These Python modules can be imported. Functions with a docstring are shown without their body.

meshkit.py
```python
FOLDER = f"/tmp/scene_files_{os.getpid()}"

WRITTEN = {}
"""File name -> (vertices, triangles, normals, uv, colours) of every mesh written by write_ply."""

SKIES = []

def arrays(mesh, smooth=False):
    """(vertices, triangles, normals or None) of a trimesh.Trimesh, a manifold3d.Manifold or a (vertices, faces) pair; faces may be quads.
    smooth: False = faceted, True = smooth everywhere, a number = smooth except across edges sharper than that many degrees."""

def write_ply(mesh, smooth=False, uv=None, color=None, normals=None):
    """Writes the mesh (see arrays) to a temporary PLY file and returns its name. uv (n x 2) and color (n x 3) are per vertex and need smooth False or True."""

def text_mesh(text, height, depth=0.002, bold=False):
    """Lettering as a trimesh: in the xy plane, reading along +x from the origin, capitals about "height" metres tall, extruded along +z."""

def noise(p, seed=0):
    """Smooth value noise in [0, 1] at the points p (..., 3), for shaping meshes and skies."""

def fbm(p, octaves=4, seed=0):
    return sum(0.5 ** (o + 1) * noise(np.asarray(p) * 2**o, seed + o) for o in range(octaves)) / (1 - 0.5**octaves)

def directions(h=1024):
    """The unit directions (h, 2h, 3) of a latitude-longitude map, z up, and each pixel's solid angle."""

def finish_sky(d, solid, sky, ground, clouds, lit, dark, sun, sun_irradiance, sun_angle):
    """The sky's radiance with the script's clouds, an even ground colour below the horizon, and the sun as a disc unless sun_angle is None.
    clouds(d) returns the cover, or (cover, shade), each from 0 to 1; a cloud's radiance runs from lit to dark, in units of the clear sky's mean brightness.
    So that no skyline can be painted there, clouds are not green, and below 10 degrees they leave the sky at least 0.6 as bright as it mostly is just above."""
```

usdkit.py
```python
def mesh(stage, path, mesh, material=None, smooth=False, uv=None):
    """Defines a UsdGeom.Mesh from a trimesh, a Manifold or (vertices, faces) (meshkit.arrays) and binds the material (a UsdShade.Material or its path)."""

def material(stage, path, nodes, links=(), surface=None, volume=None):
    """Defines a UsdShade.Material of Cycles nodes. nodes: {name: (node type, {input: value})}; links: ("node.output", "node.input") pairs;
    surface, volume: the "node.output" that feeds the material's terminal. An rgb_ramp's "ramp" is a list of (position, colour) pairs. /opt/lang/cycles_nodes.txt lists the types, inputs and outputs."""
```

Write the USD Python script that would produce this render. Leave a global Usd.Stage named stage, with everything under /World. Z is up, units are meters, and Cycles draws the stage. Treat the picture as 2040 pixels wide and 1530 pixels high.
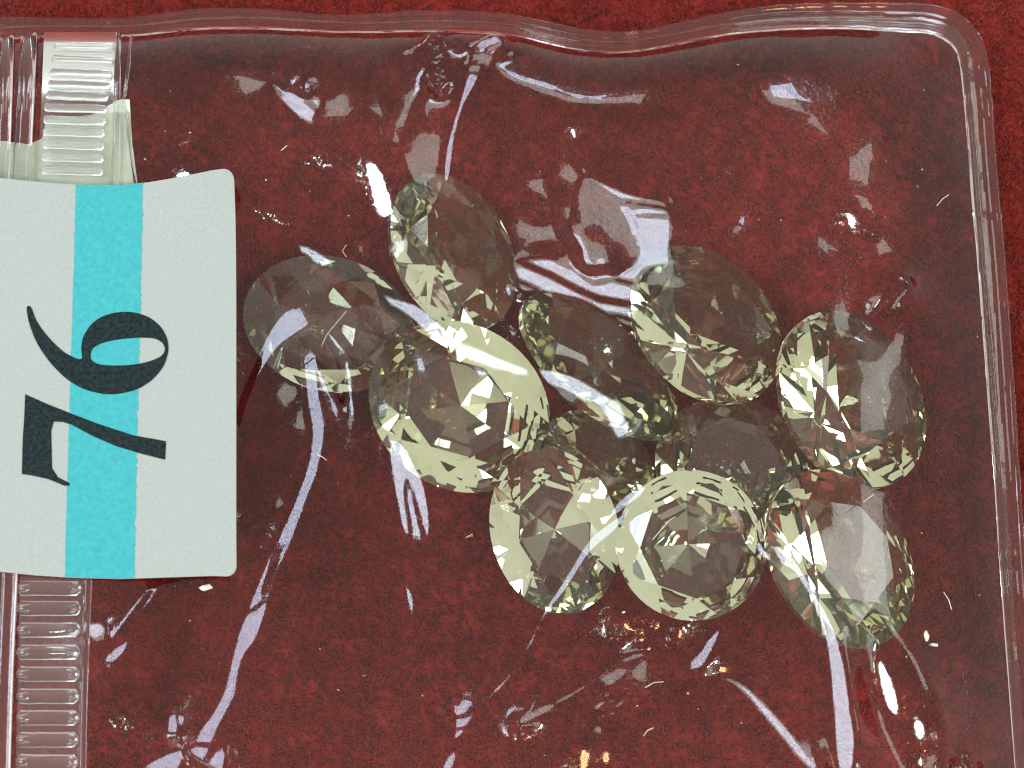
import math, random
import numpy as np, trimesh, shapely, usdkit, meshkit
import scipy.sparse as sp
from scipy.sparse.linalg import cg
from scipy.ndimage import gaussian_filter, zoom, map_coordinates
from scipy.spatial import HalfspaceIntersection, ConvexHull
from shapely.geometry import Polygon, LineString
from shapely.ops import unary_union
from pxr import Usd, UsdGeom, UsdLux, UsdShade, Gf, Sdf, Vt

random.seed(7)
RNG = np.random.default_rng(7)
stage = Usd.Stage.CreateInMemory()
UsdGeom.SetStageUpAxis(stage, UsdGeom.Tokens.z)
UsdGeom.SetStageMetersPerUnit(stage, 1.0)
UsdGeom.Xform.Define(stage, '/World')
UsdGeom.Scope.Define(stage, '/World/Looks')
MM = 0.001

# ------------------------------------------------------------------ camera (all lengths below in millimetres)
TILT = math.radians(12.0)
DIST, FOCAL, APERTURE = 99.2, 70.0, 36.0
FPX = 2040 * FOCAL / APERTURE
AIM = np.array([0.0, 0.0, 2.0])
BACK = np.array([0.0, -math.sin(TILT), math.cos(TILT)])
UP = np.array([0.0, math.cos(TILT), math.sin(TILT)])
RIGHT = np.array([1.0, 0.0, 0.0])
EYE = AIM + DIST * BACK
cam = UsdGeom.Camera.Define(stage, '/World/camera')
cam.CreateFocalLengthAttr(FOCAL)
cam.CreateHorizontalApertureAttr(APERTURE)
cam.CreateClippingRangeAttr(Gf.Vec2f(0.01, 20.0))
cam.CreateFStopAttr(75.0)
cam.CreateFocusDistanceAttr((DIST - 2.5) * MM)
cam.CreateExposureAttr(0.28)
xf = UsdGeom.Xformable(cam)
xf.AddTranslateOp().Set(Gf.Vec3d(*(EYE * MM)))
xf.AddRotateXOp().Set(math.degrees(TILT))


def ray(px, py):
    px, py = np.asarray(px, float), np.asarray(py, float)
    return -BACK + ((px - 1020) / FPX)[..., None] * RIGHT + ((765 - py) / FPX)[..., None] * UP


def at(px, py, z):
    """The point at height z that the photograph shows at a pixel."""
    d = ray(px, py)
    return EYE + d * ((z - EYE[2]) / d[..., 2])[..., None]


def pixel(p):
    q = np.asarray(p, float) - EYE
    w = -(q @ BACK)
    return 1020 + FPX * (q @ RIGHT) / w, 765 - FPX * (q @ UP) / w


# ------------------------------------------------------------------ light: a dim pale room and its lamps
def lamp_place(lean, dist, at_point=(0, 0, 2.0)):
    """Where a lamp stands whose mirror image shows on film that leans by this gradient."""
    p = np.array(at_point)
    n = np.array([lean[0], lean[1], 1.0]); n /= np.linalg.norm(n)
    v = EYE - p; v /= np.linalg.norm(v)
    r = 2 * (n @ v) * n - v
    return p + dist * r


def look_at(prim, pos, target):
    z = np.array(pos, float) - np.array(target, float); z /= np.linalg.norm(z)
    x = np.cross([0, 1, 0], z); x /= np.linalg.norm(x)
    y = np.cross(z, x)
    m = Gf.Matrix4d(*x, 0, *y, 0, *z, 0, *(np.array(pos) * MM), 1)
    UsdGeom.Xformable(prim).AddTransformOp().Set(m)


PANELS = [lamp_place((-0.34, 0.15), 800), lamp_place((0.17, 0.34), 800), lamp_place((-0.33, -0.12), 800)]
SPOTS = [lamp_place((-0.20, -0.30), 900), lamp_place((0.20, -0.26), 900), lamp_place((0.50, -0.35), 800), lamp_place((-0.60, -0.1), 800)]
WARM = lamp_place((0.10, -0.34), 700)
# ceiling lamps of the hall, in a ring well away from straight overhead
for k in range(7):
    az, el = math.radians(20 + 360 / 7 * k), math.radians((38, 46, 34, 50, 41, 36, 48)[k])
    l = UsdLux.RectLight.Define(stage, f'/World/ceiling_lamp_{k:03d}' if k else '/World/ceiling_lamp')
    l.CreateWidthAttr(0.20); l.CreateHeightAttr(0.20); l.CreateIntensityAttr(4.4); l.CreateColorAttr(Gf.Vec3f(0.90, 1.0, 0.92))
    look_at(l, (750 * math.cos(az) * math.cos(el), 750 * math.sin(az) * math.cos(el), 750 * math.sin(el)), (0, 0, 0))
for i, pos in enumerate(PANELS):
    l = UsdLux.RectLight.Define(stage, f'/World/window_panel_lamp_{i:03d}' if i else '/World/window_panel_lamp')
    l.CreateWidthAttr(0.15); l.CreateHeightAttr(0.15)
    l.CreateIntensityAttr(14.0); l.CreateColorAttr(Gf.Vec3f(0.68, 0.78, 1.0))
    look_at(l, pos, (0, 0, 0))
for i, (s, d, k) in enumerate(zip(SPOTS, (0.09, 0.09, 0.10, 0.10), (75, 60, 12, 12))):
    l = UsdLux.DiskLight.Define(stage, f'/World/spot_lamp_{i:03d}' if i else '/World/spot_lamp')
    l.CreateRadiusAttr(d / 2); l.CreateIntensityAttr(float(k)); l.CreateColorAttr(Gf.Vec3f(0.80, 1.0, 0.93))
    look_at(l, s, (0, 0, 0))
warm = UsdLux.DiskLight.Define(stage, '/World/warm_lamp')
warm.CreateRadiusAttr(0.035); warm.CreateIntensityAttr(42.0); warm.CreateColorAttr(Gf.Vec3f(1.0, 0.55, 0.25))
look_at(warm, WARM, (0, 0, 0))
usdkit.material(stage, '/World/Looks/room_light', {"b": ("background_shader", {"color": (0.93, 0.95, 0.85), "strength": 0.60})}, surface="b.background")
dome = UsdLux.DomeLight.Define(stage, '/World/room_light')
dome.CreateIntensityAttr(1.0)
UsdShade.MaterialBindingAPI.Apply(dome.GetPrim()).Bind(UsdShade.Material.Get(stage, '/World/Looks/room_light'))

# ------------------------------------------------------------------ helpers
names = {}


def fresh(parent, name):
    k = names.get((parent, name), 0)
    names[(parent, name)] = k + 1
    return f'{parent}/{name}' + (f'_{k:03d}' if k else '')


def tag(prim, label=None, category=None, group=None, kind=None):
    for k, v in (('label', label), ('category', category), ('group', group), ('kind', kind)):
        if v:
            prim.SetCustomDataByKey(k, v)
    return prim


def obj(name, mesh, mat, parent='/World', smooth=False):
    v, f, n = meshkit.arrays(mesh, smooth)
    path = fresh(parent, name)
    m = usdkit.mesh(stage, path, (v * MM, f), f'/World/Looks/{mat}', smooth=False)
    if n is not None:
        m.CreateNormalsAttr(Vt.Vec3fArray.FromNumpy(n.astype(np.float32)))
        m.SetNormalsInterpolation('vertex')
    return m.GetPrim()


def group_xform(name):
    path = fresh('/World', name)
    return UsdGeom.Xform.Define(stage, path).GetPrim(), path


# ------------------------------------------------------------------ materials
def mat(name, nodes, links, **k):
    return usdkit.material(stage, f'/World/Looks/{name}', nodes, links, **k)


mat('velvet_base', {
    "g": ("geometry", {}),
    "n": ("noise_texture", {"scale": 900.0, "detail": 4.0}),
    "r": ("rgb_ramp", {"ramp": [(0.3, (0.13, 0.011, 0.009)), (0.7, (0.24, 0.022, 0.018))]}),
    "p": ("principled_bsdf", {"roughness": 0.9, "specular_ior_level": 0.1})},
    [("g.position", "n.vector"), ("n.fac", "r.fac"), ("r.color", "p.base_color")], surface="p.BSDF")
mat('velvet_pile', {
    "g": ("geometry", {}),
    "h": ("hair_info", {}),
    "a": ("math", {"math_type": "multiply", "value2": 0.6180339}),
    "f": ("math", {"math_type": "fraction"}),
    "n": ("noise_texture", {"scale": 190.0, "detail": 3.0}),
    "s": ("math", {"math_type": "multiply_add", "value2": 0.60}),
    "r": ("rgb_ramp", {"ramp": [(0.35, (0.125, 0.016, 0.012)), (0.75, (0.255, 0.032, 0.023)), (0.95, (0.38, 0.080, 0.058)), (1.0, (0.66, 0.28, 0.21))]}),
    "p": ("principled_bsdf", {"roughness": 0.55, "specular_ior_level": 0.35})},
    [("g.position", "n.vector"), ("h.index", "a.value1"), ("a.value", "f.value1"), ("f.value", "s.value1"), ("n.fac", "s.value3"), ("s.value", "r.fac"), ("r.color", "p.base_color")], surface="p.BSDF")


def film(name, ior, rough2=0.11, mix2=0.34, bump=0.0):
    nodes = {
        "f": ("fresnel", {"IOR": ior}),
        "t": ("transparent_bsdf", {"color": (0.994, 0.995, 0.997)}),
        "g1": ("glossy_bsdf", {"roughness": 0.015, "color": (1, 1, 1)}),
        "g2": ("glossy_bsdf", {"roughness": rough2, "color": (1, 1, 1)}),
        "g": ("geometry", {}),
        "n": ("noise_texture", {"scale": 4200.0, "detail": 2.0}),
        "b": ("bump", {"strength": 0.5, "distance": 0.00004}),
        "m": ("mix_closure", {"fac": mix2}),
        "o": ("mix_closure", {})}
    links = [("g1.BSDF", "m.closure1"), ("g2.BSDF", "m.closure2"), ("f.fac", "o.fac"), ("t.BSDF", "o.closure1"), ("m.closure", "o.closure2"),
             ("g.position", "n.vector"), ("n.fac", "b.height"), ("b.normal", "g2.normal")]
    mat(name, nodes, links, surface="o.closure")


film('clear_film', 1.44)
film('under_film', 1.05)
mat('clear_plastic', {"p": ("principled_bsdf", {"base_color": (0.98, 0.985, 0.99), "roughness": 0.03, "ior": 1.42, "transmission_weight": 1.0})}, [], surface="p.BSDF")
film('strip_film', 1.75, 0.3, 0.5)
mat('frosted_plastic', {
    "p": ("principled_bsdf", {"base_color": (0.93, 0.94, 0.94), "roughness": 0.22, "ior": 1.45, "transmission_weight": 1.0}),
    "d": ("principled_bsdf", {"base_color": (0.66, 0.62, 0.60), "roughness": 0.3}),
    "m": ("mix_closure", {"fac": 0.13})},
    [("p.BSDF", "m.closure1"), ("d.BSDF", "m.closure2")], surface="m.closure")


def paper(name, a, b, scale=7000.0, rough=0.75, spec=0.25):
    mat(name, {
        "g": ("geometry", {}),
        "n": ("noise_texture", {"scale": scale, "detail": 5.0, "roughness": 0.65}),
        "r": ("rgb_ramp", {"ramp": [(0.3, a), (0.7, b)]}),
        "bu": ("bump", {"strength": 0.2, "distance": 0.00001}),
        "p": ("principled_bsdf", {"roughness": rough, "specular_ior_level": spec})},
        [("g.position", "n.vector"), ("n.fac", "r.fac"), ("r.color", "p.base_color"), ("n.fac", "bu.height"), ("bu.normal", "p.normal")], surface="p.BSDF")


paper('white_paper', (0.28, 0.295, 0.29), (0.325, 0.34, 0.334))
paper('cyan_print', (0.03, 0.26, 0.30), (0.05, 0.33, 0.365), 4000.0)
paper('black_print', (0.002, 0.006, 0.007), (0.022, 0.032, 0.034), 5200.0, 0.5, 0.06)
paper('cream_paper', (0.42, 0.44, 0.36), (0.56, 0.57, 0.48), 900.0)
paper('lint_white', (0.45, 0.42, 0.36), (0.75, 0.72, 0.62), 3000.0)


def gem_glass(name, colour, density, haze):
    mat(name, {"p": ("glass_bsdf", {"color": (1, 1, 1), "roughness": 0.0, "IOR": 1.58}),
               "d": ("principled_bsdf", {"base_color": (0.86, 0.82, 0.62), "roughness": 0.25}),
               "m": ("mix_closure", {"fac": haze}),
               "v": ("absorption_volume", {"color": colour, "density": density})},
        [("p.BSDF", "m.closure1"), ("d.BSDF", "m.closure2")], surface="m.closure", volume="v.volume")


gem_glass('lemon_quartz', (0.825, 0.85, 0.06), 56.0, 0.022)
gem_glass('lemon_quartz_deep', (0.80, 0.77, 0.05), 110.0, 0.03)

# ------------------------------------------------------------------ gems
# name, ellipse of the girdle as the photograph shows it (cx, cy, a, b, angle clockwise), lean direction (counter-clockwise from right) and angle, cut, material, label
GEMS = [
    ('A', 655, 645, 172, 133, 15, 200, 9, dict(flip=True, pav=34), 'lemon_quartz', 'wide pale oval gem lying culet up nearest the number label, leftmost of the pile'),
    ('G', 1460, 932, 158, 136, 20, 100, 15, dict(pav=38), 'lemon_quartz', 'broad brownish looking gem half hidden behind the lower round gem with the wide ring'),
    ('D', 1192, 728, 195, 82, 42, 48, 47, dict(pav=37), 'lemon_quartz', 'narrow looking oval gem tipped on its side in the centre of the pile'),
    ('H', 1192, 912, 120, 78, 33, 50, 34, dict(pav=35), 'lemon_quartz_deep', 'deeper yellow gem mostly hidden beneath the middle of the pile'),
    ('B', 902, 503, 165, 112, 62, 22, 28, dict(pav=38), 'lemon_quartz', 'tilted oval gem at the top of the pile, above the wide leftmost one'),
    ('E', 1405, 647, 175, 127, 48, 45, 25, dict(pav=38), 'lemon_quartz', 'oval gem beside the right end of the bent white reflection, upper right of the pile'),
    ('F', 1696, 796, 186, 132, 62, 22, 27, dict(pav=39), 'lemon_quartz', 'oval gem at the far right of the pile nearest the bag edge'),
    ('K', 1673, 1113, 188, 132, 62, 25, 20, dict(pav=41.5), 'lemon_quartz', 'oval gem at the lower right corner of the pile, crossed by a long white reflection'),
    ('I', 1105, 1058, 167, 127, 75, 265, 11, dict(pav=41.5), 'lemon_quartz', 'sparkling oval gem at the lower left of the pile with crisp star facets'),
    ('C', 915, 810, 188, 162, 35, 265, 13, dict(pav=40), 'lemon_quartz', 'largest round gem lying on top of its neighbours left of centre'),
    ('J', 1377, 1086, 152, 148, 45, 270, 9, dict(pav=38.6, table=0.70, crown=34), 'lemon_quartz', 'nearly round gem with a wide pale ring round its table, bottom of the pile'),
]


def cut_planes(pav=40, crown=35, table=0.58, girdle=0.05, flip=False):
    """Half spaces n.x <= d of an oval brilliant whose girdle is the unit circle at z = 0."""
    P = []

    def plane(theta, phi, r, z):
        t, f = math.radians(theta), math.radians(phi)
        n = np.array([math.sin(t) * math.cos(f), math.sin(t) * math.sin(f), math.cos(t)])
        P.append((n, n @ np.array([r * math.cos(f), r * math.sin(f), z])))

    h = girdle + (1 - table) * math.tan(math.radians(crown))
    P.append((np.array([0, 0, 1.0]), h))
    for k in range(8):
        plane(crown, 45 * k, 1.0, girdle)
        plane(crown * 0.64, 45 * k + 22.5, table * math.cos(math.radians(22.5)), h)
        plane(180 - pav, 45 * k + 22.5, 1.0, -girdle)
        for s in (-1, 1):
            plane(crown + 5, 45 * k + s * 11.25, 1.0, girdle * 0.9)
            plane(180 - pav - 2.2, 45 * k + 22.5 + s * 11.25, 1.0, -girdle * 0.9)
    for k in range(48):
        plane(90, 7.5 * k, 1.0, 0)
    N, d = np.array([p[0] for p in P]), np.array([p[1] for p in P])
    if flip:
        N = N * [1, -1, -1]
    return N, d


def gem_frame(cx, cy, a, b, ang, lean, tilt, z):
    """Centre, axes (3 x 3, columns) and half lengths of the gem whose girdle projects to the ellipse, at centre height z."""
    t = np.linspace(0, 2 * math.pi, 181)[:-1]
    c, s = math.cos(math.radians(ang)), math.sin(math.radians(ang))
    ex, ey = cx + a * np.cos(t) * c - b * np.sin(t) * s, cy + a * np.cos(t) * s + b * np.sin(t) * c
    n = np.array([math.sin(math.radians(tilt)) * math.cos(math.radians(lean)), math.sin(math.radians(tilt)) * math.sin(math.radians(lean)), math.cos(math.radians(tilt))])
    o = at(cx, cy, z)
    d = ray(ex, ey)
    p = EYE + d * (((o - EYE) @ n) / (d @ n))[:, None]
    o = p.mean(0)
    u, sv, vt = np.linalg.svd(p - o, full_matrices=False)
    x = vt[0]; y = np.cross(n, x)
    half = sv[:2] * math.sqrt(2 / len(t))
    return o, np.stack([x, y, n], 1), np.array([half[0], half[1], half[1] * 0.94])


def world_planes(N, d, o, R, half):
    n = (N / half) @ R.T
    L = np.linalg.norm(n, axis=1)
    n = n / L[:, None]
    return n, d / L + n @ o


def solid_vertices(n, d, inside):
    return HalfspaceIntersection(np.hstack([n, -d[:, None]]), inside).intersections


FLOOR = 0.55
Z_AT = {'A': 1.99, 'G': 3.29, 'D': 3.61, 'H': 2.17, 'B': 2.87, 'E': 3.34, 'F': 3.6, 'K': 5.93, 'I': 4.41, 'C': 3.78, 'J': 6.08}  # resting heights of the gems' centres


def hull_mesh(v):
    h = trimesh.convex.convex_hull(v)
    return h


gem_tops = []
for g in GEMS:
    N, d = cut_planes(**g[8])
    o, R, half = gem_frame(*g[1:8], Z_AT[g[0]])
    pn, pd = world_planes(N, d, o, R, half)
    v = solid_vertices(pn, pd, o)
    gem_tops.append((pn, pd))
    prim = obj('oval_gemstone', hull_mesh(v), g[9])
    tag(prim, g[10], 'gemstone', 'faceted gems in the clear pouch')

# ------------------------------------------------------------------ velvet cloth
CX0, CX1, CY0, CY1 = -36.0, 36.0, -30.0, 30.0
nx, ny = 181, 151
gx, gy = np.meshgrid(np.linspace(CX0, CX1, nx), np.linspace(CY0, CY1, ny), indexing='ij')


def velvet_z(x, y):
    p = np.stack([x * 0.09, y * 0.09, x * 0 + 0.5], -1)
    return -0.28 + 0.16 * (meshkit.fbm(p, 3, 3) - 0.5)


def grid_faces(nx, ny):
    i, j = np.meshgrid(np.arange(nx - 1), np.arange(ny - 1), indexing='ij')
    a = i * ny + j
    return np.concatenate([np.stack([a, a + ny, a + ny + 1], -1).reshape(-1, 3), np.stack([a, a + ny + 1, a + 1], -1).reshape(-1, 3)])


cloth = obj('velvet_cloth', (np.stack([gx, gy, velvet_z(gx, gy)], -1).reshape(-1, 3), grid_faces(nx, ny)), 'velvet_base', smooth=True)
tag(cloth, 'deep red velvet cloth under the clear pouch', 'cloth', kind='structure')

NP = 170000
hx, hy = RNG.uniform(-30, 30, NP), RNG.uniform(-22.5, 22.5, NP)
lean = 0.5 * np.stack([meshkit.fbm(np.stack([hx * 0.35, hy * 0.35, hx * 0 + k], -1), 3, 11 + k) - 0.5 for k in (0, 1)], 1) + RNG.normal(0, 0.40, (NP, 2))
L = RNG.uniform(0.14, 0.30, NP)
p0 = np.stack([hx, hy, velvet_z(hx, hy) - 0.02], 1)
p1 = p0 + np.stack([lean[:, 0] * L * 0.5, lean[:, 1] * L * 0.5, L * 0.6], 1)
p2 = p0 + np.stack([lean[:, 0] * L * 1.5, lean[:, 1] * L * 1.5, L], 1)
cv = UsdGeom.BasisCurves.Define(stage, str(cloth.GetPath()) + '/pile')
cv.CreateTypeAttr('linear')
cv.CreatePointsAttr(Vt.Vec3fArray.FromNumpy((np.stack([p0, p1, p2], 1).reshape(-1, 3) * MM).astype(np.float32)))
cv.CreateCurveVertexCountsAttr(Vt.IntArray.FromNumpy(np.full(NP, 3, np.int32)))
cv.CreateWidthsAttr(Vt.FloatArray.FromNumpy(np.repeat((RNG.uniform(0.025, 0.055, NP) * MM).astype(np.float32), 3)))
cv.SetWidthsInterpolation('vertex')
UsdShade.MaterialBindingAPI.Apply(cv.GetPrim()).Bind(UsdShade.Material.Get(stage, '/World/Looks/velvet_pile'))
tag(cv.GetPrim(), 'short red velvet pile', kind='stuff')

# ------------------------------------------------------------------ the pouch
OUTER = [(-60, 42), (0, 30), (110, 32), (250, 36), (330, 22), (420, 13), (520, 14), (600, 22), (700, 28), (760, 22), (870, 17), (1000, 24), (1080, 38), (1170, 58), (1260, 63), (1340, 45), (1440, 22), (1540, 6), (1660, 2), (1780, 2), (1850, 3), (1900, 15), (1940, 45), (1962, 80), (1972, 120), (1985, 300), (1998, 430), (2012, 600), (2024, 800), (2034, 960), (2050, 1200), (2072, 1560), (2082, 1720)]
INNER = [(-60, 80), (0, 70), (110, 66), (260, 68), (330, 58), (420, 50), (520, 50), (620, 56), (700, 59), (760, 58), (860, 55), (1000, 62), (1075, 78), (1165, 97), (1240, 100), (1320, 88), (1440, 62), (1560, 50), (1680, 47), (1790, 54), (1850, 55), (1885, 70), (1908, 88), (1918, 115), (1922, 140), (1936, 300), (1947, 430), (1961, 600), (1975, 800), (1988, 960), (2003, 1200), (2030, 1560), (2042, 1720)]


def smooth_line(p, n):
    p = np.asarray(p, float)
    for _ in range(3):
        q = np.empty((2 * len(p), 2)); q[0] = p[0]; q[-1] = p[-1]
        q[1:-1:2] = 0.75 * p[:-1] + 0.25 * p[1:]; q[2:-1:2] = 0.25 * p[:-1] + 0.75 * p[1:]
        p = q
    # keep the two lines matched: resample by index, not by length
    t = np.linspace(0, len(p) - 1, n)
    return np.stack([np.interp(t, np.arange(len(p)), p[:, k]) for k in (0, 1)], 1)


NR = 900
RZ = 2.8  # height at which the sealed rim floats
out_px, in_px = smooth_line(OUTER, NR), smooth_line(INNER, NR)
out3, in3 = at(out_px[:, 0], out_px[:, 1], RZ), at(in_px[:, 0], in_px[:, 1], RZ)
wave = 0.30 * (meshkit.fbm(np.stack([out3[:, 0] * 0.22, out3[:, 1] * 0.22, out3[:, 0] * 0], 1), 3, 5) - 0.35)
prof = [(-0.10, 0.20), (-0.08, 0.42), (-0.02, 0.58), (0.05, 0.60), (0.12, 0.50), (0.18, 0.36), (0.30, 0.34), (0.42, 0.36), (0.50, 0.44), (0.56, 0.45), (0.62, 0.37), (0.74, 0.35), (0.82, 0.42), (0.90, 0.50), (0.97, 0.46), (1.02, 0.34), (1.03, 0.20), (0.75, 0.12), (0.40, 0.12), (0.10, 0.12)]
prof = [(u, 0.12 + 0.7 * (z - 0.12)) for u, z in prof]
ring = np.stack([in3 * (1 - u) + out3 * u + np.stack([np.zeros(NR), np.zeros(NR), z - 0.5 + wave + 0.02 * (meshkit.noise(np.stack([out3[:, 0] * 1.7, out3[:, 1] * 1.7, np.full(NR, 3 * u)], 1), 8) - 0.5)], 1) for u, z in prof], 1)
K = len(prof)
i, j = np.meshgrid(np.arange(NR - 1), np.arange(K), indexing='ij')
quads = np.stack([i * K + j, (i + 1) * K + j, (i + 1) * K + (j + 1) % K, i * K + (j + 1) % K], -1).reshape(-1, 4)
caps = [[0, k, k + 1] for k in range(1, K - 1)] + [[(NR - 1) * K, (NR - 1) * K + k + 1, (NR - 1) * K + k] for k in range(1, K - 1)]
rv, rf = ring.reshape(-1, 3), np.vstack([quads[:, [0, 1, 2]], quads[:, [0, 2, 3]], caps])
rim_mesh = trimesh.Trimesh(rv, rf, process=False); rim_mesh.fix_normals()
pouch, POUCH = group_xform('zip_pouch')
tag(pouch, 'clear plastic zip pouch holding the gems, with wavy sealed rim', 'pouch')
obj('sealed_rim', rim_mesh, 'clear_plastic', POUCH, smooth=50)
inside_xy = Polygon(np.vstack([in3[:, :2], [[in3[-1, 0], -26], [-32, -26], [-32, in3[0, 1]]]]))

# film over the gems: a stretched skin held up by the gems and held down at the rim
GX0, GX1, GY0, GY1, H = -28.5, 28.5, -22.5, 20.5, 0.09
xs, ys = np.arange(GX0, GX1, H), np.arange(GY0, GY1, H)
X, Y = np.meshgrid(xs, ys, indexing='ij')
top = np.full(X.shape, 0.0)
for n, d in gem_tops:
    hi, lo = np.full(X.shape, 99.0), np.full(X.shape, -99.0)
    for q, e in zip(n, d):
        if abs(q[2]) > 1e-6:
            z = (e - q[0] * X - q[1] * Y) / q[2]
            hi, lo = (np.minimum(hi, z), lo) if q[2] > 0 else (hi, np.maximum(lo, z))
        else:
            hi = np.where(q[0] * X + q[1] * Y > e, -99, hi)
    top = np.where(hi > lo, np.maximum(top, hi), top)
S = 6
Xc, Yc = X[::S, ::S], Y[::S, ::S]
obst = zoom(top, np.array(Xc.shape) / np.array(top.shape), order=1) * 0
for a_ in range(S):
    for b_ in range(S):
        t_ = top[a_::S, b_::S]
        obst[:t_.shape[0], :t_.shape[1]] = np.maximum(obst[:t_.shape[0], :t_.shape[1]], t_)
from scipy.ndimage import maximum_filter
obst = np.where(obst > 0, maximum_filter(obst, 3) + 0.35, 0.0)
inside_c = shapely.contains_xy(inside_xy, Xc, Yc)
px_c, _ = pixel(np.stack([Xc, Yc, Xc * 0 + 5.0], -1))
LEFT_Z = 7.7
t_ = np.clip((px_c - 440) / 460, 0, 1)
swell = LEFT_Z + 0.3 * t_ * t_ * (3 - 2 * t_)
rim_line = LineString((in3 * 0.9 + out3 * 0.1)[:, :2])
to_rim = np.where(inside_c, shapely.distance(rim_line, shapely.points(Xc, Yc)), 0.0)
reach = 1.8 + 3.2 * np.clip((Xc - 13) / 8, 0, 1)
base = RZ + (swell - RZ) * (1 - np.exp(-((to_rim / reach) ** 1.05)))
base = np.where(inside_c, np.maximum(base, obst), base)
base = gaussian_filter(base, 2.2) * np.clip(to_rim / 2.5, 0, 1) + base * (1 - np.clip(to_rim / 2.5, 0, 1))
base = np.where(inside_c, np.maximum(base, obst), base)
base = gaussian_filter(base, 1.0)
ci, cj = np.meshgrid(np.arange(X.shape[0]) / S, np.arange(X.shape[1]) / S, indexing='ij')
B = map_coordinates(base, [ci, cj], order=3, mode='nearest')
xy = np.stack([X, Y, X * 0], -1)
fade = np.clip((pixel(np.stack([X, Y, B], -1))[0] - 440) / 80, 0, 1)
B = B + fade * (0.4 * (meshkit.fbm(xy * 0.16 + 3, 2, 21) - 0.5) + 0.07 * (meshkit.fbm(xy * 0.55, 2, 22) - 0.5))
B = np.maximum(B, top + 0.05)

# wrinkles: where the film is creased it leans towards a lamp. Outlines are those of the bright creases in the photograph.


def tr(points, s, ox, oy):
    return [(ox + x / s, oy + y / s) for x, y in points]


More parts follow.
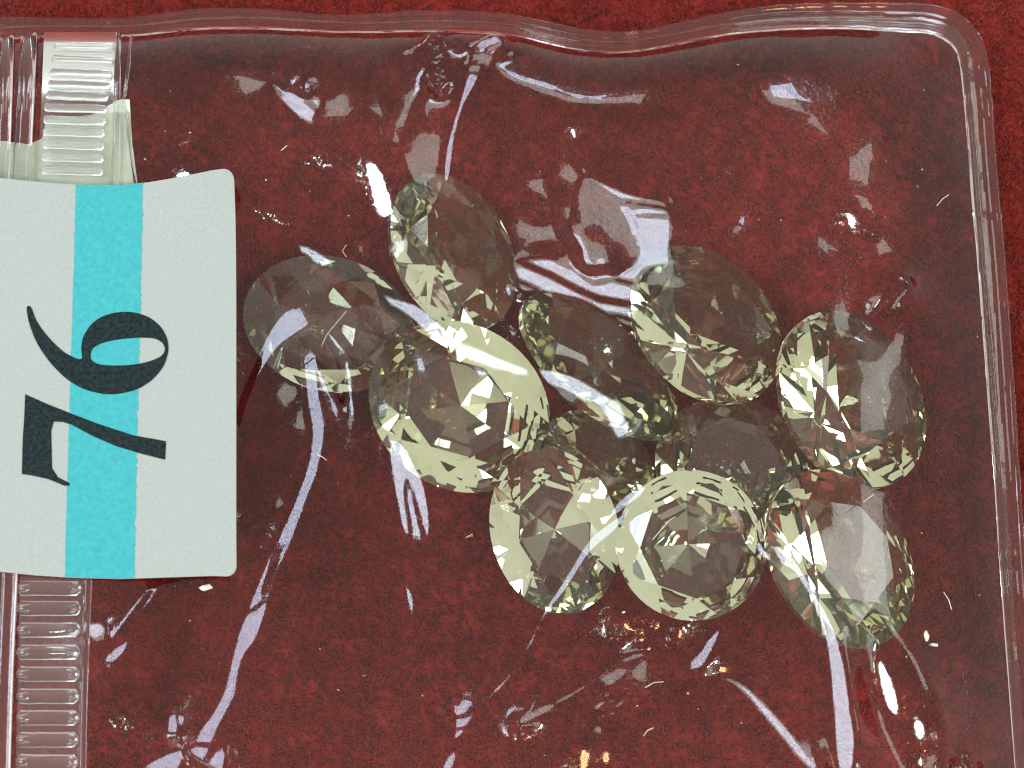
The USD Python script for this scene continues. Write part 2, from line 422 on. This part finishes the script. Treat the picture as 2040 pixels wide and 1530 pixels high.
c1 = lambda p: tr(p, 3.0, 0, 0)
c2 = lambda p: tr(p, 3.0, 680, 0)
cE = lambda p: tr(p, 3.4, 1000, 470)
c5 = lambda p: tr(p, 3.255, 480, 330)
c4 = lambda p: tr(p, 3.0, 0, 510)
cL = lambda p: tr(p, 3.0, 0, 1020)
cC = lambda p: tr(p, 3.4, 720, 600)
cM = lambda p: tr(p, 3.0, 680, 1020)
cI = lambda p: tr(p, 3.06, 940, 780)
cK = lambda p: tr(p, 2.43, 1460, 900)
STREAKS = [
    c2([(845, 265), (905, 245), (960, 275), (978, 297), (925, 305), (870, 320), (850, 365), (815, 480), (760, 560), (740, 590), (700, 700), (672, 830), (665, 920), (640, 1075), (605, 1075), (605, 960), (620, 850), (660, 700), (700, 580), (740, 470), (775, 350), (810, 285)]),
    c1([(1605, 485), (1650, 560), (1730, 600), (1790, 595), (1900, 665), (1850, 730), (1820, 725), (1740, 660), (1660, 580)]),
    c1([(1800, 485), (1918, 490), (1920, 545), (1815, 545)]), c1([(1820, 555), (1917, 560), (1912, 640), (1850, 605)]),
    c2([(1440, 990), (1560, 1040), (1740, 1120), (1950, 1150), (1960, 1180), (1750, 1185), (1700, 1160), (1580, 1080)]),
    cE([(1130, -10), (1110, 90), (990, 180), (900, 290), (862, 400), (862, 490), (880, 600), (860, 640), (700, 530), (560, 440), (340, 395), (230, 390), (110, 400), (90, 180), (240, 165), (310, 150), (400, 190), (500, 240), (570, 310), (640, 340), (760, 290), (900, 200), (950, 100), (970, -10)]),
    [(1723, 643), (1755, 600), (1800, 567), (1806, 572), (1780, 600), (1745, 630)],
    c5([(370, 510), (410, 500), (470, 525), (600, 605), (560, 635), (470, 630), (430, 560), (370, 555)]),
    c5([(300, 900), (380, 930), (440, 1000), (452, 1020), (330, 1090), (240, 1150), (170, 1240), (100, 1370), (40, 1490), (-30, 1680), (-30, 1560), (0, 1450), (60, 1290), (160, 1060), (230, 960)]),
    c4([(1775, 530), (1870, 515), (1870, 650), (1895, 830), (1930, 960), (1925, 1100), (1895, 1250), (1880, 1310), (1830, 1420), (1740, 1700), (1650, 1880), (1600, 2050), (1590, 2130), (1520, 2320), (1490, 2330), (1440, 2430), (1420, 2580), (1410, 2730), (1380, 2920), (1140, 2920), (1290, 2720), (1330, 2630), (1350, 2580), (1390, 2380), (1420, 2250), (1465, 2120), (1500, 2030), (1560, 1880), (1640, 1700), (1720, 1530), (1790, 1350), (1840, 1180), (1850, 1000), (1815, 830), (1795, 680)]),
    cL([(1115, 1400), (1375, 1400), (1365, 1560), (1330, 1560), (1190, 1480)]), cL([(820, 1570), (960, 1430), (1020, 1400), (1100, 1395), (1090, 1570)]),
    cL([(1000, 1220), (1040, 1190), (1075, 1300), (1070, 1340), (1000, 1320)]),
    c5([(905, 825), (1000, 860), (1130, 880), (1260, 980), (1330, 1060), (1420, 1160), (1400, 1190), (1290, 1165), (1190, 1090), (1060, 1020), (990, 940)]),
    cC([(480, 90), (560, 190), (690, 280), (800, 310), (900, 360), (1000, 400), (1140, 450), (1130, 500), (1010, 505), (900, 470), (800, 540), (760, 430), (690, 370), (640, 310), (540, 292), (440, 200)]),
    cC([(1200, 455), (1250, 450), (1430, 490), (1560, 570), (1700, 660), (1750, 670), (1770, 740), (1815, 880), (1740, 960), (1720, 930), (1660, 790), (1600, 700), (1500, 670), (1420, 630), (1350, 590), (1280, 580), (1210, 490)]),
    cC([(1320, 600), (1400, 640), (1450, 680), (1415, 700), (1360, 650)]),
    cC([(175, 960), (210, 935), (260, 945), (320, 1010), (345, 1070), (390, 1150), (430, 1250), (460, 1400), (467, 1530), (460, 1600), (430, 1600), (380, 1400), (340, 1250), (290, 1170), (285, 1300), (330, 1580), (300, 1590), (265, 1530), (230, 1330), (190, 1130)]),
    cM([(370, 410), (410, 450), (440, 540), (425, 630), (395, 560)]),
    cI([(1085, 565), (1040, 640), (950, 760), (860, 870), (760, 940), (690, 1020), (600, 1180), (500, 1300), (480, 1340), (430, 1390), (380, 1530), (300, 1650), (230, 1750), (170, 1830), (60, 1900), (20, 1960), (-30, 2060), (-90, 2140), (-130, 2180), (-110, 2080), (-110, 1960), (-140, 1880), (-100, 1890), (-80, 1930), (-70, 1850), (-40, 1880), (0, 1910), (60, 1880), (150, 1800), (250, 1690), (345, 1530), (420, 1360), (490, 1250), (600, 1080), (690, 920), (800, 800), (870, 690), (940, 620)]),
    cM([(705, 1415), (665, 1560), (585, 1560), (630, 1450)]),
    cK([(100, 430), (150, 425), (250, 460), (300, 500), (370, 610), (430, 720), (490, 850), (520, 950), (550, 1100), (570, 1280), (590, 1380), (580, 1560), (500, 1560), (485, 1350), (465, 1100), (450, 950), (420, 830), (370, 700), (300, 570), (230, 530), (150, 510)]),
    cK([(-110, 1080), (0, 1085), (100, 1150), (250, 1320), (420, 1560), (370, 1560), (200, 1340), (80, 1180), (0, 1110)]),
    [(1368, 1318), (1395, 1300), (1410, 1272), (1450, 1235), (1420, 1300), (1402, 1330), (1385, 1335)],
    cL([(540, 660), (600, 650), (650, 710), (590, 800), (530, 740), (515, 690)]),
    cL([(650, 750), (750, 600), (860, 470), (900, 380), (990, 380), (900, 540), (800, 650), (700, 740), (600, 830)]),
    cL([(610, 870), (780, 750), (760, 830), (690, 905), (640, 905)]),
]
SET_STREAKS = [([(1100, 1400), (1170, 1362), (1236, 1313), (1238, 1318), (1172, 1368), (1104, 1408)], 1), (c2([(1740, 1190), (1965, 1195), (1975, 1260), (1970, 1330), (1955, 1500), (1940, 1560), (1800, 1580), (1812, 1500), (1828, 1400), (1815, 1290)]), 1), ([(1025, 1440), (1098, 1398), (1102, 1412), (1038, 1448)], 1), ([(1236, 1312), (1284, 1292), (1288, 1302), (1240, 1320)], 1)]
CUTS = [(c2([(760, 395), (855, 345)]), 3), (c2([(750, 430), (840, 385)]), 2.5), (c2([(1700, 1155), (1970, 1190)]), 4), (c2([(1800, 1242), (1975, 1242)]), 2),
        (cE([(130, 190), (330, 270), (480, 350), (650, 430), (860, 465)]), 5), (cE([(90, 315), (260, 385)]), 3), (cE([(740, 535), (880, 585)]), 3), (cE([(760, 290), (880, 315)]), 3),
        (cL([(1670, 180), (1620, 330), (1570, 480)]), 5), (cL([(1480, 600), (1580, 520)]), 2), (cC([(200, 45), (330, 130), (420, 230), (520, 300)]), 5), (cC([(740, 420), (880, 470), (1020, 500)]), 3),
        (cI([(1010, 670), (880, 760), (770, 830)]), 2.5), (cM([(760, 1190), (900, 1130)]), 3), (cM([(620, 1450), (720, 1350)]), 4), (cL([(860, 1500), (1000, 1430), (1100, 1400)]), 3), (cK([(160, 435), (225, 525)]), 2), (cM([(660, 1225), (760, 1215)]), 1.5), (cM([(650, 1300), (745, 1290)]), 1.5)]
CUTS += [(cL([(1400 - 12 * k, 2900 - 1530 + 10 * k - 15), (1440 - 10 * k, 1050 + 20 * k)]), 1.3) for k in range(0, 14, 2)]
CUTS += [(c4([(1690 + 24 * k, 700 - 12 * k), (1720 + 22 * k, 640 - 10 * k)]), 1.5) for k in range(4)] + [(cL([(690, 760 - 0), (900, 470)]), 3), (cL([(640, 700), (860, 450)]), 2.5)]
FLARES = [
    [[(850, 90), (865, 84), (880, 92), (880, 110), (865, 116), (850, 108)], [(862, 135), (878, 122), (888, 135), (885, 160), (872, 172), (862, 160)], [(722, 322), (750, 318), (770, 360), (787, 415), (765, 430), (748, 425)], [(342, 352), (352, 338), (375, 333), (385, 345), (378, 358), (350, 360)],
     [(1740, 1305), (1758, 1312), (1780, 1360), (1796, 1412), (1785, 1436), (1765, 1415), (1750, 1365)], [(1808, 1430), (1832, 1426), (1848, 1470), (1828, 1490), (1812, 1465)], [(1900, 1522), (1925, 1518), (1935, 1550), (1905, 1550)], [(1322, 1248), (1350, 1244), (1352, 1254), (1326, 1256)]],
    [[(1680, 425), (1700, 420), (1715, 445), (1695, 470)]],
    [[(1200, 1375), (1212, 1368), (1218, 1385), (1206, 1392)], [(1188, 1430), (1204, 1420), (1206, 1434), (1192, 1440)], [(1212, 1418), (1230, 1412), (1232, 1424), (1214, 1428)], [(1152, 1492), (1166, 1484), (1176, 1510), (1170, 1545), (1155, 1545)], [(1196, 1500), (1212, 1486), (1220, 1520), (1202, 1528)]],
]


def chaikin(p, n=2):
    p = np.asarray(p, float)
    for _ in range(n):
        q = np.roll(p, -1, 0)
        p = np.stack([0.78 * p + 0.22 * q, 0.22 * p + 0.78 * q], 1).reshape(-1, 2)
    return p


def region(polys, cuts=()):
    u = unary_union([Polygon(chaikin(p)).buffer(1.5) for p in polys])
    for line, w in cuts:
        u = u.difference(LineString(line).buffer(w, cap_style='flat'))
    return u


def cover(shape, PX, PY, soft):
    m = np.zeros(PX.shape)
    for g in getattr(shape, 'geoms', [shape]):
        x0, y0, x1, y1 = g.bounds
        k = (PX > x0 - 8) & (PX < x1 + 8) & (PY > y0 - 8) & (PY < y1 + 8)
        if not k.any():
            continue
        pts = shapely.points(PX[k], PY[k])
        sd = shapely.distance(g.boundary, pts)
        sd = np.where(shapely.contains_xy(g, PX[k], PY[k]), sd, -sd)
        m[k] = np.maximum(m[k], np.clip(0.5 + sd / (2 * soft), 0, 1))
    return m


P3 = np.stack([X, Y, B], -1)
PX, PY = pixel(P3)


def towards(lamp, P3):
    v, l = EYE - P3, np.array(lamp) - P3
    h = v / np.linalg.norm(v, axis=-1, keepdims=True) + l / np.linalg.norm(l, axis=-1, keepdims=True)
    return -h[..., :2] / h[..., 2:]


goals = []
for which in (0, 1, 2):
    mine = []
    for s_, fixed in [(q_, None) for q_ in STREAKS] + SET_STREAKS:
        r_ = np.array(Polygon(s_).buffer(0).minimum_rotated_rectangle.exterior.coords)
        e_ = max((r_[k + 1] - r_[k] for k in range(2)), key=lambda e: np.hypot(*e))
        kind_ = 0 if e_[0] * e_[1] <= 0 else 1 if abs(e_[0]) > abs(e_[1]) else 2
        if (kind_ if fixed is None else fixed) == which:
            mine.append(s_)
    goals.append((cover(region(mine, CUTS), PX, PY, 3.0), towards(PANELS[which], P3), 0.046))
for polys, lamp in zip(FLARES, (SPOTS[0], SPOTS[1], WARM)):
    goals.append((cover(region(polys), PX, PY, 3.0), towards(lamp, P3), 0.035))
# scuffed patches round the flares, where the film is finely scratched
SCUFFS = [(752, 372, 50, 120, -12, 0), (385, 325, 50, 28, -20, 0), (540, 432, 75, 16, 18, 0), (1692, 445, 48, 42, 20, 1), (1800, 1410, 45, 130, -20, 0), (505, 1060, 30, 70, 10, 0), (245, 1440, 40, 26, 0, 0), (1330, 1250, 60, 12, 0, 0), (940, 1065, 30, 10, -20, 1), (640, 320, 60, 30, -10, 0)]
scuff = np.zeros(B.shape); G = [np.zeros(B.shape) for _ in range(2)]
for cx, cy, ra, rb, an, which in SCUFFS:
    c_, s_ = math.cos(math.radians(an)), math.sin(math.radians(an))
    u_, v_ = ((PX - cx) * c_ + (PY - cy) * s_) / ra, (-(PX - cx) * s_ + (PY - cy) * c_) / rb
    k_ = np.exp(-1.6 * (u_ ** 2 + v_ ** 2)); k_[k_ < 0.06] = 0
    scuff = np.maximum(scuff, k_); G[which] = np.maximum(G[which], k_)


VERBOSE = False


def solve(w0, T, W, screen):
    """Least squares height whose gradient is T (n, m, 2) with weight W and that stays small where screen is strong."""
    n, m = W.shape
    wx, wy = 0.5 * (W[1:] + W[:-1]), 0.5 * (W[:, 1:] + W[:, :-1])
    tx, ty = 0.5 * (T[1:, :, 0] + T[:-1, :, 0]) * H, 0.5 * (T[:, 1:, 1] + T[:, :-1, 1]) * H

    def mul(v):
        v = v.reshape(n, m)
        ax, ay = wx * (v[1:] - v[:-1]), wy * (v[:, 1:] - v[:, :-1])
        r = screen * v
        r[1:] += ax; r[:-1] -= ax; r[:, 1:] += ay; r[:, :-1] -= ay
        return r.ravel()

    b = np.zeros((n, m))
    b[1:] += wx * tx; b[:-1] -= wx * tx; b[:, 1:] += wy * ty; b[:, :-1] -= wy * ty
    dg = screen.copy()
    dg[1:] += wx; dg[:-1] += wx; dg[:, 1:] += wy; dg[:, :-1] += wy
    idx = np.arange(n * m).reshape(n, m)
    off = sp.coo_matrix((np.concatenate([-wx.ravel(), -wy.ravel()]), (np.concatenate([idx[1:].ravel(), idx[:, 1:].ravel()]), np.concatenate([idx[:-1].ravel(), idx[:, :-1].ravel()]))), shape=(n * m, n * m))
    A = (off + off.T + sp.diags(dg.ravel())).tocsc()
    ilu = sp.linalg.spilu(A, drop_tol=2e-3, fill_factor=6, permc_spec='MMD_AT_PLUS_A', diag_pivot_thresh=0.0, options=dict(SymmetricMode=True))
    M = sp.linalg.LinearOperator(A.shape, matvec=ilu.solve)
    x, info = cg(A, b.ravel(), x0=w0.ravel(), rtol=1e-5, maxiter=250, M=M)
    if VERBOSE:
        print('cg', info, np.linalg.norm(A @ x - b.ravel()) / np.linalg.norm(b), time.time())
    return x.reshape(n, m)


def grad(h):
    return np.stack(np.gradient(h, H), -1)


gB = grad(B)
mask = np.zeros_like(B); T = np.zeros(B.shape + (2,)); 
for m, g, _ in goals:
    k = m > mask
    mask = np.where(k, m, mask)
    T = np.where(k[..., None], m[..., None] * (g - gB), T)
for which in (0, 1):
    k = (mask < 0.05) & (G[which] > 0.05)
    T = np.where(k[..., None], (G[which][..., None]) ** 0.5 * (towards(SPOTS[which], P3) - gB), T)
scuffed = (mask < 0.05) & (scuff > 0.05)
hold = np.where(shapely.contains_xy(inside_xy, X, Y), 0.0006, 0.3)
hold = np.where(PX < 476, 0.02, hold)
w = np.zeros_like(B)
stiff = np.zeros_like(B)
for rnd in range(4):
    Wt = 1.0 + 2500 * mask + 12 * scuffed * scuff + stiff
    w = solve(w, np.where((mask[..., None] > 0.02) | scuffed[..., None], T, 0.0), Wt, hold)
    g = gB + grad(w)
    for m, gl, r in goals:
        bad = (np.linalg.norm(g - gl, axis=-1) < r * 1.4) & (mask < 0.05) & ~scuffed
        stiff = np.minimum(stiff + 30.0 * gaussian_filter(bad.astype(float), 2.5) * (mask < 0.05), 120.0)
w = mask * gaussian_filter(w, 0.6) + (1 - mask) * gaussian_filter(w, 1.3)
fine = gaussian_filter(RNG.normal(0, 1, B.shape), 0.7)
fine2 = RNG.normal(0, 1, B.shape) * (meshkit.noise(np.stack([X * 1.1, Y * 1.1, X * 0], -1), 77) > 0.62)
w = w + (0.020 * fine + 0.006 * fine2) * np.where(scuff > 0.03, scuff, 0) * (1 - mask) + 0.0006 * fine
film_z = B + w
film_z = np.where(film_z < top + 0.04, top + 0.04 + 0.0 * film_z, film_z)
FILM = film_z
gf = grad(FILM)
v = np.stack([X, Y, FILM], -1).reshape(-1, 3)
f = grid_faces(*X.shape)
mid_xy = Polygon(np.vstack([(in3 * 0.6 + out3 * 0.4)[:, :2], [[in3[-1, 0], -26], [-32, -26], [-32, in3[0, 1]]]]))
keep = shapely.contains_xy(mid_xy, X, Y).ravel()
f = f[keep[f].all(1)]
used = np.unique(f); back = np.zeros(len(v), int); back[used] = np.arange(len(used))
nrm = np.stack([-gf[..., 0], -gf[..., 1], np.ones_like(FILM)], -1).reshape(-1, 3)[used]
nrm /= np.linalg.norm(nrm, axis=1, keepdims=True)
fm = usdkit.mesh(stage, fresh(POUCH, 'front_film'), (v[used] * MM, back[f]), '/World/Looks/clear_film')
fm.CreateNormalsAttr(Vt.Vec3fArray.FromNumpy(nrm.astype(np.float32))); fm.SetNormalsInterpolation('vertex')


def film_at(x, y):
    return map_coordinates(FILM, [(np.asarray(x) - GX0) / H, (np.asarray(y) - GY0) / H], order=1, mode='nearest')


# film under the gems
q = slice(None, None, 4)
Xb, Yb = X[q, q], Y[q, q]
zb = 0.36 + (RZ - 0.40) * np.exp(-shapely.distance(rim_line, shapely.points(Xb, Yb)) / 1.6) + 0.10 * (meshkit.fbm(np.stack([Xb * 0.2, Yb * 0.2, Xb * 0], -1), 3, 31) - 0.5)
fb = grid_faces(*Xb.shape); kb = shapely.contains_xy(mid_xy, Xb, Yb).ravel(); fb = fb[kb[fb].all(1)]
obj('back_film', trimesh.Trimesh(np.stack([Xb, Yb, zb], -1).reshape(-1, 3), fb, process=True), 'under_film', POUCH, smooth=True)


# ------------------------------------------------------------------ zip strip on the left
def prism(pts_px, z0, z1, bevel=0.0):
    a = at(np.array([p[0] for p in pts_px]), np.array([p[1] for p in pts_px]), z1)[:, :2]
    m = trimesh.creation.extrude_polygon(Polygon(a).buffer(0), z1 - z0, engine='earcut')
    m.apply_translation([0, 0, z0])
    return m


def on_film(px, py, off):
    """The point on the film, raised by off, that the photograph shows at a pixel."""
    z = np.full(np.shape(px), 5.0)
    for _ in range(8):
        q_ = at(px, py, z)
        z = 0.5 * z + 0.5 * (film_at(q_[..., 0], q_[..., 1]) + off)
    return at(px, py, z)


def half_round(p_px, radius, off, squash=1.0, n=14, taper=0.5, fine=0):
    """A rounded bar along a line of pixels lying on the film."""
    a_ = np.asarray(p_px, float)
    if fine:
        t_ = np.linspace(0, len(a_) - 1, fine)
        a_ = np.stack([np.interp(t_, np.arange(len(a_)), a_[:, k]) for k in (0, 1)], 1)
    p = on_film(a_[:, 0], a_[:, 1], off)
    d = np.gradient(p, axis=0); d /= np.linalg.norm(d, axis=1, keepdims=True)
    s = np.cross(d, [0, 0, 1.0]); s /= np.linalg.norm(s, axis=1, keepdims=True)
    t = np.linspace(0, 2 * math.pi, n, endpoint=False)
    ends = [(p[0] - d[0] * radius * taper, 0.35), *[(x, 1.0) for x in p], (p[-1] + d[-1] * radius * taper, 0.35)]
    ss = [s[0], *s, s[-1]]
    v = np.vstack([c + k * radius * (np.cos(t)[:, None] * sd + squash * np.sin(t)[:, None] * np.array([0, 0, 1.0])) for (c, k), sd in zip(ends, ss)])
    m = len(ends)
    i, j = np.meshgrid(np.arange(m - 1), np.arange(n), indexing='ij')
    qd = np.stack([i * n + j, i * n + (j + 1) % n, (i + 1) * n + (j + 1) % n, (i + 1) * n + j], -1).reshape(-1, 4)
    cap = [[0, k + 1, k] for k in range(1, n - 1)] + [[(m - 1) * n, (m - 1) * n + k, (m - 1) * n + k + 1] for k in range(1, n - 1)]
    tm = trimesh.Trimesh(v, np.vstack([qd[:, [0, 1, 2]], qd[:, [0, 2, 3]], cap]), process=False)
    tm.fix_normals()
    return tm


vv, uu = np.meshgrid(np.linspace(64, 1590, 260), np.linspace(0, 1, 14), indexing='ij')
lx = np.interp(vv, [62, 700, 1160, 1590], [88, 62, 40, 30]); rx = np.interp(vv, [62, 300, 800, 1160, 1590], [232, 226, 192, 170, 163])
sv = on_film(lx + (rx - lx) * uu, vv, 0.10).reshape(-1, 3)
strip = obj('zip_strip', (sv, grid_faces(260, 14)[:, ::-1]), 'strip_film', POUCH, smooth=True)
SP = str(strip.GetPath())
ribs = [(113, 223, 91), (108, 222, 118), (104, 219, 145), (100, 215, 168), (96, 211, 190), (93, 208, 214), (91, 206, 238), (90, 204, 262), (89, 203, 287), (88, 202, 312), (87, 200, 338)]
ribs += [(42 - 0.004 * (y - 1160), 154 - 0.02 * (y - 1160), y) for y in (1172, 1212, 1255, 1299, 1343, 1387, 1430, 1474, 1518, 1562)]
for x0, x1, y in ribs:
    n_ = 6
    dy = 0.0 if y > 1000 else 4.0
    line = [(x0 + (x1 - x0) * t, y + dy * t + RNG.uniform(-0.6, 0.6)) for t in np.linspace(0, 1, n_)]
    obj('rib', half_round(line, 0.22 if y < 1000 else 0.34, 0.2, 0.75), 'frosted_plastic' if y < 1000 else 'clear_plastic', SP, smooth=45)
obj('rail', half_round([(236, 66), (230, 300), (196, 800), (175, 1160), (166, 1400), (162, 1600)], 0.17, 0.14, fine=120), 'clear_plastic', SP, smooth=45)
obj('rail', half_round([(262, 72), (256, 130), (246, 200), (262, 300), (272, 380)], 0.09, 0.05, fine=60), 'clear_plastic', SP, smooth=45)
obj('zip_bead', half_round([(14, 75), (6, 300), (-20, 800)], 0.36, 0.22, 0.8, fine=80), 'clear_plastic', SP, smooth=45)
obj('zip_bead', half_round([(58, 70), (46, 300), (26, 800), (16, 1160), (8, 1330), (0, 1600)], 0.42, 0.25, 0.8, fine=120), 'clear_plastic', SP, smooth=45)

tab = prism([(-40, 285), (30, 283), (50, 290), (84, 276), (92, 239), (120, 235), (150, 233), (180, 229), (205, 222), (214, 211), (240, 198), (258, 198), (262, 260), (273, 420), (-40, 420)], LEFT_Z - 0.28, LEFT_Z - 0.18)
tag(obj('paper_tab', tab, 'cream_paper'), 'cream paper scrap with torn top edge seen through the ribbed strip above the label', 'paper scrap')

# ------------------------------------------------------------------ number label
LZ = LEFT_Z + 0.62


def bend(p):
    """The label lifts a little towards its upper corners and its lower edge."""
    x, y = pixel(p)
    u = np.clip((520 - y) / 170, 0, 1) ** 2
    p = p.copy()
    p[:, 2] += u * (0.10 + 0.5 * ((x - 200) / 260) ** 2)
    l = np.clip((y - 1040) / 110, 0, 1) ** 2
    p[:, 2] -= 0.15 * l
    return p


def sheet(poly_px, z0, z1, edge=0.6):
    """A flat printed piece following the label's bend."""
    g = poly_px if hasattr(poly_px, 'area') else Polygon(poly_px)

    def flat(c):
        c = np.asarray(c)
        return at(c[:, 0], c[:, 1], LZ)[:, :2]
    shape = Polygon(flat(g.exterior.coords), [flat(h.coords) for h in g.interiors]).buffer(0)
    m = trimesh.creation.extrude_polygon(shape, z1 - z0, engine='earcut')
    v_, f_ = trimesh.remesh.subdivide_to_size(m.vertices, m.faces, edge, max_iter=12)
    v_ = v_ + [0, 0, z0]
    return trimesh.Trimesh(bend(v_), f_, process=True)


def arc(cx, cy, r, a0, a1, n=8):
    return [(cx + r * math.cos(math.radians(t)), cy + r * math.sin(math.radians(t))) for t in np.linspace(a0, a1, n)]


edge_top = [(-60, 352), (0, 360), (80, 366), (160, 371), (240, 371), (300, 366), (370, 356), (425, 347)]
edge_bottom = [(425, 1147), (330, 1150), (240, 1153), (150, 1151), (70, 1146), (0, 1139), (-60, 1132)]
paper_px = edge_top + arc(448, 367, 22, -95, -5) + [(471, 600), (471, 900)] + arc(450, 1127, 21, 0, 88) + edge_bottom
label, LABEL = group_xform('number_label')
tag(label, 'white paper label with a cyan stripe and the black number 76', 'label')
sheet_paper = obj('paper', sheet(paper_px, LZ, LZ + 0.11), 'white_paper', LABEL, smooth=35)


def rough(a, b, n, amp, seed):
    r = np.random.default_rng(seed)
    t = np.linspace(0, 1, n)
    return [(a[0] + (b[0] - a[0]) * s + r.normal(0, amp), a[1] + (b[1] - a[1]) * s) for s in t]


stripe_px = Polygon([*rough((155, 300), (128, 1200), 130, 0.5, 1), *rough((267, 1200), (288, 300), 160, 1.1, 2)]).intersection(Polygon(paper_px).buffer(-0.5))
obj('stripe', sheet(stripe_px, LZ + 0.11, LZ + 0.125), 'cyan_print', LABEL, smooth=35)
six_out = c4([(160, 303), (190, 303), (215, 380), (260, 450), (330, 530), (400, 590), (500, 632), (487, 560), (497, 490), (540, 420), (600, 370), (690, 340), (800, 337), (900, 370), (970, 430), (1005, 500), (1012, 570), (985, 660), (920, 740), (830, 800), (720, 828), (620, 830), (500, 800), (400, 740), (300, 640), (220, 520), (175, 400)])
six_in = c4([(543, 590), (560, 550), (620, 520), (720, 500), (850, 490), (930, 495), (975, 520), (992, 560), (975, 600), (910, 630), (830, 650), (720, 660), (600, 655), (550, 630)])
seven = c4([(155, 830), (290, 890), (430, 945), (600, 1010), (800, 1075), (995, 1110), (990, 1220), (850, 1185), (700, 1140), (560, 1080), (430, 1010), (380, 995), (325, 992), (310, 1050), (315, 1270), (350, 1325), (420, 1360), (420, 1375), (390, 1375), (290, 1335), (200, 1315), (135, 1305), (140, 1100), (150, 950)])
sharp = lambda p: [q for q in p]
obj('digit', sheet(Polygon(chaikin(six_out, 3), [chaikin(six_in, 3)]).buffer(0), LZ + 0.125, LZ + 0.145), 'black_print', LABEL, smooth=35)
obj('digit', sheet(Polygon(sharp(seven)).buffer(0.8).buffer(-0.8), LZ + 0.125, LZ + 0.145), 'black_print', LABEL, smooth=35)

# ------------------------------------------------------------------ lint, crumbs and dust
def fibre(pts, r=0.028, off=0.05):
    return half_round(pts, r, off, fine=12, n=7)


FIBRES = [[(632, 906), (642, 910), (651, 917)], [(928, 1071), (934, 1068), (941, 1064)], [(1300, 1075), (1335, 1035), (1345, 1030)], [(1285, 1370), (1302, 1360), (1322, 1358)],
          [(1866, 410), (1878, 396), (1890, 388)], [(1880, 1180), (1890, 1195), (1896, 1215)], [(640, 690), (652, 665), (690, 620)], [(690, 488), (682, 500), (690, 512)],
          [(1282, 1466), (1290, 1455), (1302, 1450)], [(930, 640), (950, 655)], [(560, 300), (572, 290)], [(1720, 1000), (1740, 985)]]
WHERE = ['beside the long reflection right of the number label', 'left of the sparkling lower left gem', 'on the table of the lowest round gem', 'near the bottom edge below the lowest round gem',
         'near the right rim above the far right gem', 'right of the lowest right gem, near the rim', 'on the middle of the wide leftmost gem', 'curled just above the wide leftmost gem',
         'low down near the bottom edge right of the orange glints', 'on the upper edge of the largest round gem', 'above the label, left of the bright white flare', 'in the notch between the two gems on the right']
for k, pts in enumerate(FIBRES):
    tag(obj('lint_fibre', fibre(pts, 0.012 + 0.010 * RNG.random()), 'lint_white', smooth=True), 'tiny pale lint fibre ' + WHERE[k], 'lint', 'lint fibres on the pouch')


def crumb(px, py, sx, sy, seed):
    r = np.random.default_rng(seed)
    c = on_film(np.array([px]), np.array([py]), 0.08)[0]
    pts = r.normal(0, 1, (16, 3)); pts /= np.linalg.norm(pts, axis=1, keepdims=True)
    return trimesh.convex.convex_hull(pts * [sx, sy, 0.09] * r.uniform(0.6, 1.1, (16, 1)) + c)


tag(obj('crumb', trimesh.util.concatenate([crumb(1846, 1268, 0.14, 0.30, 3), crumb(1860, 1284, 0.26, 0.12, 4)]), 'lint_white'), 'small white crumb on the film right of the lowest right gem', 'crumb')
tag(obj('crumb', crumb(411, 1171, 0.36, 0.17, 5), 'lint_white'), 'cream crumb just under the lower right corner of the number label', 'crumb')
specks = []
for k in range(170):
    px, py = RNG.uniform(240, 1960), RNG.uniform(70, 1560)
    if px < 480 and 340 < py < 1160:
        continue
    s_ = RNG.uniform(0.010, 0.034)
    m = trimesh.convex.convex_hull(RNG.normal(0, 1, (8, 3)) * [s_ * RNG.uniform(0.6, 1.6), s_, s_ * 0.6])
    if RNG.random() < 0.5:
        c = on_film(np.array([px]), np.array([py]), 0.02)[0]
    else:
        c = at(np.array([px]), np.array([py]), 0.15)[0]
    m.apply_translation(c); specks.append(m)
tag(obj('dust', trimesh.util.concatenate(specks), 'lint_white'), 'pale dust specks on the pouch and velvet', 'dust', kind='stuff')
